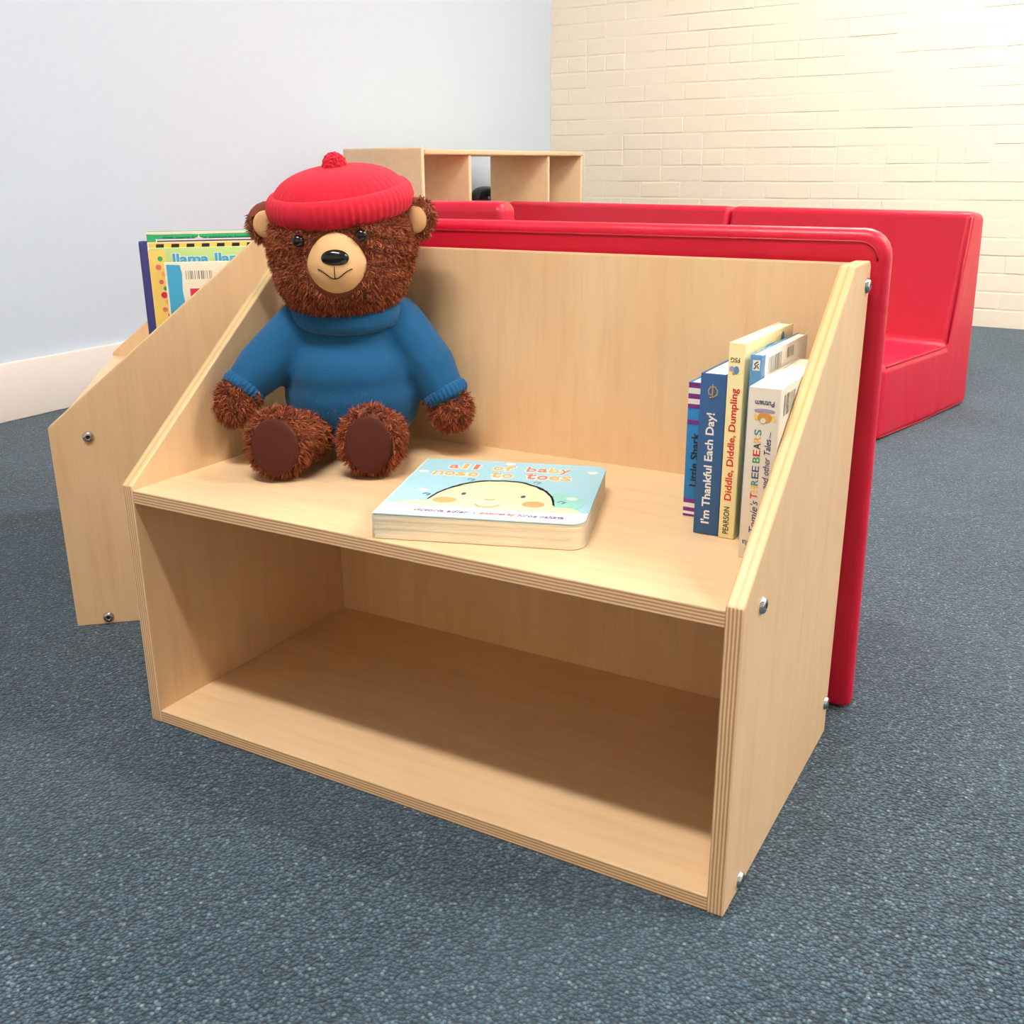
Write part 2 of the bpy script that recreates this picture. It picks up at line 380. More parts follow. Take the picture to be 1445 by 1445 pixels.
bc = tag(empty('bookcase'), 'low birch plywood bookcase in the foreground carrying the toy bear', 'bookcase', 'birch bookcases'); bookcase(bc, W1)
TH2, W2 = math.radians(42.0 - 90.0), 0.675
# near side panel's outer front corner stands on the floor at A2
A2 = Vector((-0.3235, 0.1445, 0)); xl2 = Vector((math.cos(TH2), math.sin(TH2), 0))
bc2 = tag(empty('bookcase', A2 - xl2 * W2, TH2), 'birch plywood bookcase behind at the left, seen from its screwed side panel', 'bookcase', 'birch bookcases'); bookcase(bc2, W2)

# ------------------------------------------------------------------ red foam settees
def settee(label, loc, rz, L, prof, bev=0.022, piping=()):
    """local x along the length, local y from the seat front (0) to the back, prof in (y, z)"""
    r = tag(empty('settee', loc, rz), label, 'sofa', 'red foam settees')
    n = len(prof); V = [(0, y, z) for y, z in prof] + [(L, y, z) for y, z in prof]
    F = [tuple(range(n)), tuple(range(2 * n - 1, n - 1, -1))] + [(i, n + i, n + (i + 1) % n, (i + 1) % n) for i in range(n)]
    bm = bmesh.new(); vs = [bm.verts.new(v) for v in V]
    for f in F: bm.faces.new([vs[i] for i in f])
    bmesh.ops.recalc_face_normals(bm, faces=bm.faces)
    o = bm_obj('foam_body', bm, M['vinyl'], r); bevel(o, bev, 4, 25); o.data.polygons.foreach_set('use_smooth', [True] * len(o.data.polygons))
    wn = o.modifiers.new('wn', 'WEIGHTED_NORMAL'); wn.keep_sharp = False
    for pts in piping: tube('piping', pts, 0.0022, M['vinyl_seam'], r)
    return r
# thin padded vinyl mat leaning on the back of the foreground bookcase
MLn, MHt, MTh = 0.772, 0.606, 0.024
pm = tag(empty('padded_mat', (0.004, 0.4535, 0.0005)), 'red vinyl padded mat leaning upright against the back of the foreground bookcase', 'mat')
pm.rotation_euler = (math.radians(5.2), 0, 0)
def mat_outline(w, h, rt, rb, n=6):
    P = []
    for cx, cy, r, a0 in ((rb, rb, rb, PI), (w - rb, rb, rb, 1.5 * PI), (w - rt, h - rt, rt, 0), (rt, h - rt, rt, PI / 2)):
        for k in range(n + 1): a = a0 + k * PI / 2 / n; P.append((cx + r * math.cos(a), cy + r * math.sin(a)))
    return P
XZ = lambda y: frame((0, y, 0), (1, 0, 0), (0, 0, 1), (0, -1, 0))
pad = plank('pad', mat_outline(MLn, MHt, 0.030, 0.012), MTh, [M['vinyl'], M['vinyl']], pm, XZ(MTh), 0.0095)
pad.modifiers['bevel'].segments = 4; pad.data.polygons.foreach_set('use_smooth', [True] * len(pad.data.polygons))
pad.modifiers.new('wn', 'WEIGHTED_NORMAL')
tube('piping', [(p[0], -0.0002, p[1]) for p in [(0.0125 + q[0], 0.0125 + q[1]) for q in reversed(mat_outline(MLn - 0.025, MHt - 0.025, 0.020, 0.004)[14:])]], 0.0012, M['vinyl_seam'], pm)
# settees 2 and 3 form the far row, seats facing us; origin is the seat front corner, local x runs along the row
a77 = math.radians(77.0); dd = Vector((math.cos(a77), math.sin(a77), 0)); ll = Vector((-dd.y, dd.x, 0))
p2 = [(0, 0), (0.612, 0), (0.572, 0.540), (0.480, 0.548), (0.405, 0.194), (0, 0.194)]
A = Vector((0.529, 1.871, 0)); LW = 0.752
rz2 = a77 - PI / 2
s2 = settee('red vinyl settee at the right end of the far row, side and seat in view', A + ll * LW, rz2, LW, p2, 0.020,
            [[(LW - 0.002, 0.02, 0.190), (LW - 0.002, 0.20, 0.192), (LW - 0.002, 0.395, 0.192)], [(LW - 0.002, 0.412, 0.20), (LW - 0.002, 0.478, 0.535)],
             [(LW - 0.004, 0.02, 0.008), (LW - 0.004, 0.3, 0.004), (LW - 0.004, 0.59, 0.008)]])
s3 = settee('red vinyl settee in the middle of the far row, only its backrest top showing', A + ll * (LW * 2 + 0.214), rz2, LW + 0.21, p2, 0.020)
# settee 4, nearer, its back turned to us behind the toy bear's hat
p4 = [(0, 0), (0.33, 0), (0.33, 0.580), (0.23, 0.580), (0.19, 0.20), (0, 0.20)]
s4 = settee('pinkish red settee behind the toy bear, its rounded top corner showing', (-0.533, 2.064, 0), math.radians(190), 0.72, p4, 0.03)

# ------------------------------------------------------------------ far cubby unit along the blue wall
cb = tag(empty('cubby_shelf', (-1.50, 2.344, 0)), 'open-backed birch cubby unit with upright dividers along the blue wall', 'shelf')
CD, CL, CH = 0.345, 1.273, 0.729
def cbox(name, *a, m='wood_far', bev=0.004): return box(name, *a, M[m], cb, bev)
cbox('side_panel', 0, CD, 0, 0.018, 0, CH + 0.006, bev=0.006)
cbox('side_panel', 0, CD, CL - 0.018, CL, 0, CH)
cbox('top_panel', 0, CD + 0.004, 0.0185, CL, CH - 0.018, CH)
cbox('bottom_panel', 0.005, CD - 0.005, 0.0185, CL - 0.0185, 0.04, 0.058)
cbox('shelf', 0.005, CD - 0.005, 0.0185, CL - 0.0185, 0.36, 0.378)
for y in (0.321, 0.952):
    cbox('divider', 0.058, CD - 0.002, y - 0.009, y + 0.009, 0.3785, CH - 0.0185)
    cbox('divider', 0.058, CD - 0.002, y - 0.009, y + 0.009, 0.0585, 0.3595)
# glossy black bin with a domed lid standing between the cubby unit and the wall
bk = tag(empty('lidded_bin', (-1.578, 3.475, 0)), 'shiny black dome-topped bin half hidden behind the cubby unit', 'bin')
def lathe(name, prof, mat, parent, sx=1.0, sy=1.0, n=32):
    V = [(r * sx * math.cos(2 * PI * k / n), r * sy * math.sin(2 * PI * k / n), z) for r, z in prof for k in range(n)]
    F = [(i * n + k, i * n + (k + 1) % n, (i + 1) * n + (k + 1) % n, (i + 1) * n + k) for i in range(len(prof) - 1) for k in range(n)]
    F += [tuple(reversed(range(n))), tuple((len(prof) - 1) * n + k for k in range(n))]
    return mesh_obj(name, V, F, mat, parent, True)
lathe('bin_body', [(0.056, 0.0), (0.058, 0.01), (0.066, 0.515), (0.064, 0.518)], M['black_gloss'], bk, 1.0, 1.25)
lathe('domed_lid', [(0.069, 0.5185), (0.070, 0.527), (0.067, 0.545), (0.058, 0.563), (0.044, 0.575), (0.026, 0.582), (0.008, 0.585)], M['black_gloss'], bk, 1.0, 1.25)
lathe('rim', [(0.0685, 0.5060), (0.0725, 0.5080), (0.0725, 0.5140), (0.0685, 0.5180)], M['black_gloss'], bk, 1.0, 1.25)

# ------------------------------------------------------------------ books in the foreground bookcase
def book(label, loc, rz, t, dep, hgt, spine, right, left, group=None, name='picture_book'):
    """local x = thickness, y = depth from the spine (0), z = height; the spine faces -y"""
    r = tag(empty(name, loc, rz), label, 'book', group); c = 0.0018
    box('spine', 0, t, 0, c, 0, hgt, spine, r, 0.0007)
    box('front_cover', t - c, t, c, dep, 0, hgt, right, r, 0.0005)
    box('back_cover', 0, c, c, dep, 0, hgt, left, r, 0.0005)
    box('page_block', c, t - c, c, dep - 0.002, 0.0006, hgt - 0.0012, M['pages_x'], r)
    return r
G1 = 'upright books at the right end of the shelf'; up = (0, 0, 1); lf = (-1, 0, 0)
def spine_up(s, x0, x1, z0, z1, mat, r, **kw):     # text reading upwards on a spine: U = up, V = -x
    return lettering(s, z0, -x1, z1, -x0, mat, r, (0, 0, 0), up, lf, **kw)
def spine_inv(s, x0, x1, z0, z1, mat, r, **kw):    # text upside down on a spine: U = -x, V = -z
    return lettering(s, -x1, -z1, -x0, -z0, mat, r, (0, 0, 0), lf, (0, 0, -1), **kw)
zb = HS + 0.0004
# 1 blue with purple and white stripes
b1 = book('blue board book with purple and white striped spine ends, leftmost of the upright row', (0.620, 0.2245, zb), 0, 0.0225, 0.14, 0.1465, M['shark'], M['shark'], M['shark'], G1)
SP = ((0, 0, 0), (1, 0, 0), up)
for z0, z1, m in ((0.1405, 0.1460, 'purple'), (0.1345, 0.1405, 'white'), (0.1290, 0.1345, 'purple'), (0.1235, 0.1290, 'white'), (0.1190, 0.1235, 'purple'), (0.102, 0.1065, 'purple'),
                  (0.0150, 0.0195, 'purple'), (0.0100, 0.0150, 'white'), (0.0055, 0.0100, 'purple'), (0.0025, 0.0055, 'white'), (0.0002, 0.0025, 'purple')):
    rect('stripe', 0.0004, z0, 0.0222, z1, M[m], b1, *SP)
spine_up('Little Shark', 0.0060, 0.0140, 0.034, 0.093, M['black'], b1, bold=0.02)
# 2 dark blue
b2 = book("dark blue board book with white lettering reading I'm Thankful Each Day", (0.6495, 0.1765, zb), 0, 0.0265, 0.155, 0.1668, M['navy'], M['navy'], M['navy'], G1)
spine_up("I'm Thankful Each Day!", 0.0075, 0.0190, 0.012, 0.1275, M['white'], b2, bold=0.02)
stroke('gold_emblem', [(0.0135, 0.146), (0.0095, 0.146), (0.0085, 0.150), (0.0105, 0.1535), (0.0150, 0.1540), (0.0180, 0.1505), (0.0175, 0.1465), (0.0150, 0.1440), (0.0100, 0.1430)], 0.0011, M['gold'], b2, *SP)
stroke('gold_emblem', [(0.0128, 0.1425), (0.0128, 0.1565)], 0.0013, M['gold'], b2, *SP)
# 3 yellow
b3 = book('pale yellow picture book with red spine lettering, tallest of the upright row', (0.6768, 0.1752, zb), math.radians(-1.3), 0.0165, 0.155, 0.1988, M['yellowpaper'], M['yellowpaper'], M['yellowpaper'], G1)
spine_up('Diddle, Diddle, Dumpling', 0.0042, 0.0135, 0.0405, 0.1545, M['red_ink'], b3, bold=0.015)
spine_up('PEARSON', 0.0045, 0.0105, 0.005, 0.0335, M['black'], b3)
spine_inv('FSG', 0.0025, 0.0115, 0.1800, 0.1845, M['black'], b3)
for u, v, ru, rv, m in ((0.004, 0.1735, 0.0025, 0.0028, 'lilac'), (0.0085, 0.1725, 0.0028, 0.0040, 'greyblue'), (0.0060, 0.1690, 0.0014, 0.0014, 'tan')): disc('illustration', u, v, ru, rv, M[m], b3, *SP)
RS = lambda t: ((t, 0, 0), (0, 1, 0), up)                 # right cover: u = depth, v = height
for u, v, ru, rv, m in ((0.030, 0.1820, 0.008, 0.005, 'pink'), (0.075, 0.1850, 0.018, 0.0035, 'mint'), (0.118, 0.1880, 0.005, 0.007, 'greyblue')): disc('illustration', u, v, ru, rv, M[m], b3, *RS(0.0165))
# 4 blue spine, white barcoded cover
b4 = book('slim book with blue spine and white barcoded cover between yellow and thick white books', (0.6985, 0.1745, zb), math.radians(-1.0), 0.0118, 0.155, 0.1890, M['greyblue'], M['white'], M['greyblue'], G1)
rect('spine_badge', 0.0028, 0.1740, 0.0098, 0.1840, M['white'], b4, *SP)
stroke('badge_mark', [(0.0040, 0.1752), (0.0062, 0.1775), (0.0045, 0.1800), (0.0080, 0.1828)], 0.0012, M['black'], b4, *SP)
stroke('badge_mark', [(0.0088, 0.1760), (0.0066, 0.1792), (0.0088, 0.1806)], 0.0010, M['black'], b4, *SP)
rect('cover_wrap', 0.002, 0.0, 0.009, 0.1885, M['greyblue'], b4, *RS(0.0118))
barcode(0.020, 0.168, 0.062, 0.184, M['barcode'], b4, *RS(0.0118), seed=4); barcode(0.082, 0.174, 0.104, 0.1845, M['barcode'], b4, *RS(0.0118), seed=5)
# 5 thick white
b5 = book('thick white storybook with many-coloured hand-lettered spine, beside the right side panel', (0.7125, 0.130, zb), 0, 0.0300, 0.172, 0.1675, M['ivory'], M['ivory'], M['ivory'], G1)
barcode(0.012, 0.140, 0.050, 0.160, M['barcode'], b5, *RS(0.0300), seed=6)
spine_inv('Putnam', 0.0065, 0.0245, 0.1505, 0.1555, M['inkblue'], b5, bold=0.01)
disc('illustration', 0.0160, 0.1462, 0.0098, 0.0020, M['lilac'], b5, *SP); disc('illustration', 0.0165, 0.1400, 0.0068, 0.0048, M['tan'], b5, *SP, lift=0.00035)
disc('illustration', 0.0085, 0.1400, 0.0022, 0.0030, M['yolk'], b5, *SP); disc('illustration', 0.0245, 0.1395, 0.0022, 0.0030, M['yolk'], b5, *SP)
disc('illustration', 0.0150, 0.1370, 0.0026, 0.0026, M['cream'], b5, *SP, lift=0.0005)
zz = 0.0610
for ch, m in zip('THREE BEARS', ('red_ink', 'amber', 'teal', 'navy', 'navy', None, 'green', 'red_ink', 'black', 'amber', 'teal')):
    if m: spine_up(ch, 0.0078, 0.0145, zz, zz + 0.0056, M[m], b5, bold=0.005)
    zz += 0.0066 if m else 0.0022
spine_up('and other Tales', 0.0180, 0.0240, 0.0720, 0.1200, M['inkblue'], b5, shear=0.2)
stroke('flourish', [(0.0225, 0.1205), (0.0232, 0.1270)], 0.0006, M['inkblue'], b5, *SP)
spine_up("Tomie's", 0.0085, 0.0155, 0.0270, 0.0590, M['inkblue'], b5, shear=0.3)
spine_inv('dePaola', 0.0030, 0.0260, 0.0130, 0.0185, M['inkblue'], b5)
spine_inv('Tomie', 0.0060, 0.0240, 0.0055, 0.0105, M['inkblue'], b5)

# flat board book
fb = tag(empty('board_book', (0.3675, 0.0035, HS + 0.0004), math.radians(18.4)), 'thick light blue board book with a baby face lying flat on the shelf', 'book')
FW, FH, FT = 0.2185, 0.2105, 0.0272
def rounded(w, h, r, n=6, left=0.002):
    P = [(left, 0)]
    for cx, cy, a0 in ((w - r, r, -PI / 2), (w - r, h - r, 0)):
        for k in range(n + 1): a = a0 + k * PI / 2 / n; P.append((cx + r * math.cos(a), cy + r * math.sin(a)))
    P.append((left, h)); return P
def slab(name, out, z0, z1, mat, bev=0.0006):
    return plank(name, out, z1 - z0, [mat, mat], fb, Matrix.Translation((0, 0, z0)), bev)
slab('back_cover', rounded(FW, FH, 0.016), 0, 0.0016, M['cream'])
zc = 0.0017; nl = 8; th = (FT - 0.0034) / nl
for k in range(nl): slab('board_page', [(x - (0.0004 if k % 2 else 0), y + (0.0003 if k % 3 else 0)) for x, y in rounded(FW - 0.0006, FH - 0.0006, 0.016, left=0.0025)], zc + k * th, zc + (k + 1) * th - 0.00003, M['pages'], 0.00012)
slab('front_cover', rounded(FW, FH, 0.016), FT - 0.0017, FT, M['sky'])
box('spine', 0, 0.0022, 0.0002, FH, 0.0, FT - 0.0002, M['cream'], fb, 0.0006)
FO = ((0, 0, FT), (1, 0, 0), (0, 1, 0))
decal('white_band', [(0.002, 0.0004)] + [q for q in rounded(FW - 0.0004, FH, 0.016)[1:7]] + [(FW - 0.0006, 0.034), (0.15, 0.031), (0.08, 0.0335), (0.002, 0.036)], M['white'], fb, *FO)
disc('illustration', 0.178, 0.065, 0.032, 0.032, M['mint'], fb, *FO, lift=0.00025)
face = [(0.112 + 0.068 * math.cos(a) * (1 - 0.10 * max(0, math.sin(a)) ** 2), 0.0325 + 0.098 * math.sin(a) ** 0.8) for a in [k * PI / 24 for k in range(25)]]
decal('illustration', face, M['peach'], fb, *FO, lift=0.0004)
for cx, rx in ((0.063, 0.013), (0.158, 0.012)): disc('illustration', cx, 0.054, rx, 0.010, M['blush'], fb, *FO, lift=0.0005)
for cx in (0.078, 0.143): disc('illustration', cx, 0.078, 0.0026, 0.0042, M['hair'], fb, *FO, lift=0.0006)
stroke('illustration', [(0.104, 0.064), (0.110, 0.060), (0.115, 0.064)], 0.0018, M['coral'], fb, *FO, lift=0.0006)
stroke('illustration', [(0.098, 0.045), (0.103, 0.038), (0.110, 0.037), (0.118, 0.038), (0.124, 0.046)], 0.0018, M['coral'], fb, *FO, lift=0.0006)
for s in (-1, 1): decal('illustration', [(0.112 + s * 0.098, 0.034), (0.112 + s * 0.090, 0.046), (0.112 + s * 0.070, 0.048), (0.112 + s * 0.052, 0.041), (0.112 + s * 0.050, 0.034)][::s], M['peach'], fb, *FO, lift=0.0005)
for j in range(4):
    rr = random.Random(j); stroke('hair_stroke', [(x + rr.uniform(-0.001, 0.001), y + 0.0008 * j + rr.uniform(-0.002, 0.002)) for x, y in face[1 + j % 3:24 - j % 3]], 0.0019, M['hair'], fb, *FO, lift=0.0007)
for x, y in ((0.075, 0.125), (0.150, 0.125), (0.187, 0.060), (0.040, 0.065)):
    stroke('hair_stroke', [(x, y), (x + 0.003, y + 0.006), (x - 0.003, y + 0.009), (x - 0.005, y + 0.004)], 0.0016, M['hair'], fb, *FO, lift=0.0007)
for u, v in ((0.012, 0.155), (0.03, 0.085), (0.205, 0.180), (0.105, 0.200), (0.100, 0.142), (0.195, 0.08)): disc('illustration', u, v, 0.006, 0.0048, M['white'], fb, *FO, lift=0.0004)
def title(s, u0, u1, v0, v1, seed):
    r = random.Random(seed); n = len(s); w = (u1 - u0) / n
    for i, ch in enumerate(s):
        if ch == ' ': continue
        narrow = ch in 'l'; tall = ch in 'lbft'; low = ch == 'y'
        a = u0 + i * w + (0.28 * w if narrow else 0.06 * w); b = u0 + (i + 1) * w - (0.28 * w if narrow else 0.06 * w)
        hv = v1 - v0; bot = v0 - (0.28 * hv if low else 0); top = v0 + (1.0 if tall else 0.72) * hv
        e = 0.0012
        lettering(ch, a - e, bot - e, b + e, top + e, M['white'], fb, *FO, bold=0.055, lift=0.0005)
        lettering(ch, a, bot, b, top, M[('orange', 'coral')[r.random() < 0.5]], fb, *FO, bold=0.012, lift=0.0008)
title('all of baby', 0.036, 0.180, 0.172, 0.191, 3); title('nose to toes', 0.024, 0.185, 0.143, 0.164, 5)
lettering('victoria adler', 0.040, 0.0135, 0.098, 0.0215, M['mauve'], fb, *FO, shear=0.15, bold=0.01, lift=0.0008)
disc('illustration', 0.104, 0.0165, 0.0013, 0.0018, M['cyan'], fb, *FO, lift=0.0008)
lettering('pictures by', 0.110, 0.0125, 0.146, 0.0205, M['pink'], fb, *FO, shear=0.15, bold=0.01, lift=0.0008)
lettering('hiroe nakata', 0.149, 0.0125, 0.196, 0.0205, M['mauve'], fb, *FO, shear=0.15, bold=0.01, lift=0.0008)

# ------------------------------------------------------------------ books in the bookcase behind at the left
def book2(label, xo, y0, y1, hgt, t, cover, edge):
    """stands on bc2's shelf, cover facing its near side panel; xo = distance of the cover from the panel's outer face"""
    o = bc2.location + Matrix.Rotation(TH2, 3, 'Z') @ Vector((W2 - xo - t, y0, HS + 0.0004))
    return book(label, o, TH2, t, y1 - y0, hgt, edge, cover, cover, 'books in the bookcase at the left')
k1 = book2('cream backed book with blue spine strip and barcode, frontmost in the left bookcase', 0.034, 0.183, 0.345, 0.2315, 0.006, M['cream'], M['cream'])
C1 = ((0.006, 0, 0), (0, 1, 0), up)
decal('spine_strip', [(0.003, 0.0), (0.022, 0.0), (0.0245, 0.12), (0.023, 0.15), (0.0255, 0.165), (0.0225, 0.19), (0.024, 0.215), (0.022, 0.2275), (0.003, 0.2285)], M['cyan'], k1, *C1)
barcode(0.029, 0.2070, 0.066, 0.2190, M['barcode'], k1, *C1, seed=9)
rect('printed_line', 0.030, 0.2005, 0.044, 0.2013, M['yolk'], k1, *C1)
decal('red_panel', [(0.034, 0.11), (0.10, 0.11), (0.10, 0.1935), (0.033, 0.1935)], M['berry'], k1, *C1); disc('illustration', 0.052, 0.178, 0.012, 0.012, M['teal'], k1, *C1, lift=0.0005)
k2 = book2('yellow and green picture book with blue lettering and a border of dots', 0.046, 0.1615, 0.355, 0.2512, 0.009, M['lime'], M['white'])
C2 = ((0.009, 0, 0), (0, 1, 0), up)
rect('dotted_border', 0.0003, 0.0, 0.0235, 0.2485, M['yolk'], k2, *C2)
for i, (u, v, r_, m) in enumerate(((0.016, 0.236, 0.0036, 'green'), (0.0125, 0.224, 0.0040, 'pink'), (0.019, 0.214, 0.0036, 'orange'), (0.0145, 0.203, 0.0034, 'pink'), (0.0195, 0.1935, 0.0032, 'green'), (0.0165, 0.184, 0.0046, 'berry'),
                                   (0.0205, 0.1745, 0.0036, 'orange'), (0.0155, 0.163, 0.0036, 'pink'), (0.0220, 0.155, 0.0032, 'berry'), (0.0165, 0.145, 0.0038, 'orange'), (0.0165, 0.125, 0.0040, 'green'))): disc('dot', u, v, r_, r_, M[m], k2, *C2, lift=0.0005)
lettering('llama', 0.0330, 0.2275, 0.0850, 0.2435, M['white'], k2, *C2, bold=0.075, lift=0.0004); lettering('llama', 0.0336, 0.2281, 0.0844, 0.2429, M['cyan'], k2, *C2, bold=0.035, lift=0.0007)
lettering('llama', 0.0925, 0.2275, 0.1445, 0.2435, M['white'], k2, *C2, bold=0.075, lift=0.0004); lettering('llama', 0.0931, 0.2281, 0.1439, 0.2429, M['cyan'], k2, *C2, bold=0.035, lift=0.0007)
k3 = book2('book with black and yellow hazard striped top edge behind the dotted book', 0.057, 0.1605, 0.356, 0.2585, 0.008, M['amber'], M['white'])
C3 = ((0.008, 0, 0), (0, 1, 0), up)
rect('white_border', 0.0, 0.2575, 0.1955, 0.2583, M['white'], k3, *C3)
for k in range(9): decal('hazard_stripe', [(0.010 + k * 0.0215, 0.242), (0.0215 + k * 0.0215, 0.242), (0.0235 + k * 0.0215, 0.2560), (0.0125 + k * 0.0215, 0.2560)], M['black'], k3, *C3, lift=0.0004)
k4 = book2('thin navy topped book between the striped and green books', 0.067, 0.172, 0.356, 0.2625, 0.004, M['indigo'], M['white'])
rect('white_border', 0.0, 0.2605, 0.184, 0.2622, M['white'], k4, (0.004, 0, 0), (0, 1, 0), up)
k5 = book2('green covered book with a cream top border, tallest in the left bookcase', 0.073, 0.159, 0.357, 0.2730, 0.009, M['green'], M['green'])
C5 = ((0.009, 0, 0), (0, 1, 0), up)
decal('top_border', [(0.0, 0.2692), (0.02, 0.2686), (0.06, 0.2690), (0.07, 0.2684), (0.10, 0.2690), (0.197, 0.2690), (0.197, 0.2728), (0.0, 0.2728)], M['cream'], k5, *C5)
lettering('the very busy picture book', 0.022, 0.2615, 0.150, 0.2662, M['darkgreen'], k5, *C5, bold=0.02)
decal('illustration', [(0.062, 0.258), (0.083, 0.258), (0.079, 0.2632), (0.075, 0.2645), (0.074, 0.2685), (0.0725, 0.2645), (0.067, 0.2625)], M['cream'], k5, *C5, lift=0.0005)
k6 = book2('dark indigo hardback, its spine showing at the left of the book group', 0.084, 0.1455, 0.352, 0.2585, 0.014, M['indigo'], M['indigo'])
rect('spine_crease', 0.011, 0.002, 0.0128, 0.2565, M['inkblue'], k6, (0, 0, 0), (1, 0, 0), up)

# ------------------------------------------------------------------ plush bear (a plain generic teddy)
bear = tag(empty('teddy_bear', (0.1478, 0.270, HS), math.radians(30)), 'brown plush teddy bear with blue top and red hat sitting on the shelf', 'toy')
def blob(name, parts, mat, parent, voxel=0.004, smooth=8):
    bm = bmesh.new()
    for p in parts:
        if p[0] == 'cap':
            _, a, b, r0, r1 = p; a, b = Vector(a), Vector(b); n = 14
            for k in range(n + 1):
                f = k / n; bmesh.ops.create_icosphere(bm, subdivisions=2, radius=r0 + (r1 - r0) * f, matrix=Matrix.Translation(a.lerp(b, f)))
        else:
            c, r = p[0], p[1]; rot = p[2] if len(p) > 2 else (0, 0, 0)
            from mathutils import Euler
            bmesh.ops.create_icosphere(bm, subdivisions=3, radius=1, matrix=Matrix.Translation(c) @ Euler(rot).to_matrix().to_4x4() @ Matrix.Diagonal((*r, 1)))
    o = bm_obj('tmp', bm, mat)
    rm = o.modifiers.new('r', 'REMESH'); rm.mode = 'VOXEL'; rm.voxel_size = voxel
    sm = o.modifiers.new('s', 'SMOOTH'); sm.factor = 0.5; sm.iterations = smooth
    me = bpy.data.meshes.new_from_object(o.evaluated_get(bpy.context.evaluated_depsgraph_get()))
    old = o.data; bpy.data.objects.remove(o); bpy.data.meshes.remove(old)
    me.name = name; me.materials.clear(); me.materials.append(mat); me.polygons.foreach_set('use_smooth', [True] * len(me.polygons))
    q = bpy.data.objects.new(name, me); link(q, parent); return q
HC, HR = Vector((-0.008, -0.006, 0.268)), Vector((0.091, 0.083, 0.086))
HANDL, HANDR = (-0.1445, -0.059, 0.083), (0.124, -0.022, 0.062)
FOOTL, FOOTR = (-0.080, -0.124, 0.0455), (0.031, -0.116, 0.0455)
body = blob('body', [(HC, HR), ((-0.008, -0.018, 0.237), (0.082, 0.078, 0.062)), ((-0.006, 0, 0.155), (0.066, 0.056, 0.07)), ((-0.005, 0.0, 0.083), (0.082, 0.070, 0.075)),
                     ((-0.100, 0.002, 0.296), (0.027, 0.011, 0.027), (0, 0, 0.35)), ((0.084, 0.002, 0.300), (0.027, 0.011, 0.027), (0, 0, -0.35)),
                     ('cap', (-0.066, -0.008, 0.170), HANDL, 0.030, 0.0215), ('cap', (0.058, -0.002, 0.170), HANDR, 0.030, 0.0215),
                     (HANDL, (0.0235, 0.0235, 0.0275)), ((HANDL[0] - 0.001, HANDL[1] - 0.004, HANDL[2] - 0.004), (0.022, 0.022, 0.025)), (HANDR, (0.0260, 0.0245, 0.0270)),
                     ('cap', (-0.045, -0.03, 0.040), (-0.074, -0.115, 0.042), 0.028, 0.031), ('cap', (0.038, -0.03, 0.040), (0.034, -0.105, 0.042), 0.030, 0.033),
                     (FOOTL, (0.0375, 0.024, 0.0425)), (FOOTR, (0.0385, 0.024, 0.0425))], M['fur_base'], bear, 0.0035, 6)
jumper = blob('jumper', [((-0.005, 0.0, 0.0815), (0.090, 0.078, 0.0785)), ((-0.006, 0, 0.150), (0.0755, 0.064, 0.060)), ((-0.006, -0.002, 0.112), (0.0875, 0.0765, 0.066)),
                         ('cap', (-0.062, -0.006, 0.166), (-0.110, -0.034, 0.124), 0.040, 0.0345), ('cap', (-0.110, -0.034, 0.124), (-0.136, -0.048, 0.098), 0.0345, 0.0265),
                         ('cap', (0.054, -0.002, 0.168), (0.096, -0.012, 0.118), 0.040, 0.0350), ('cap', (0.096, -0.012, 0.118), (0.114, -0.019, 0.084), 0.0350, 0.0285)],
              M['blue_wool'], bear, 0.0035, 14)
def ribbed_ring(name, c, axis, rx, minor, height, mat, parent, ribs=36, n=144, amp=0.0008):
    """a knitted band around axis; rx may be (a, b)"""
    ax = Vector(axis).normalized(); s = ax.cross(Vector((0.2, 0.97, 0.1))).normalized(); q = ax.cross(s)
    ra, rb = rx if isinstance(rx, (tuple, list)) else (rx, rx); V, F = [], []; m = 10
    for i in range(n):
        a = 2 * PI * i / n; rib = amp * math.cos(ribs * a)
        for k in range(m):
            b = 2 * PI * k / m; dr = (minor + rib) * math.cos(b); dz = height / 2 * math.sin(b)
            V.append(Vector(c) + s * ((ra + dr) * math.cos(a)) + q * ((rb + dr) * math.sin(a)) + ax * dz)
    for i in range(n):
        j = (i + 1) % n
        for k in range(m): F.append((i * m + k, j * m + k, j * m + (k + 1) % m, i * m + (k + 1) % m))
    return mesh_obj(name, V, F, mat, parent, True)
ribbed_ring('cuff', (-0.1355, -0.0490, 0.0975), Vector(HANDL) - Vector((-0.110, -0.034, 0.124)), 0.0235, 0.0050, 0.018, M['blue_wool'], jumper, 30)
ribbed_ring('cuff', (0.1165, -0.0195, 0.0830), Vector(HANDR) - Vector((0.096, -0.012, 0.118)), 0.0255, 0.0050, 0.018, M['blue_wool'], jumper, 30)
ribbed_ring('collar', (-0.006, -0.010, 0.190), (0, -0.22, 1), (0.064, 0.057), 0.0095, 0.026, M['blue_wool'], jumper, 60)
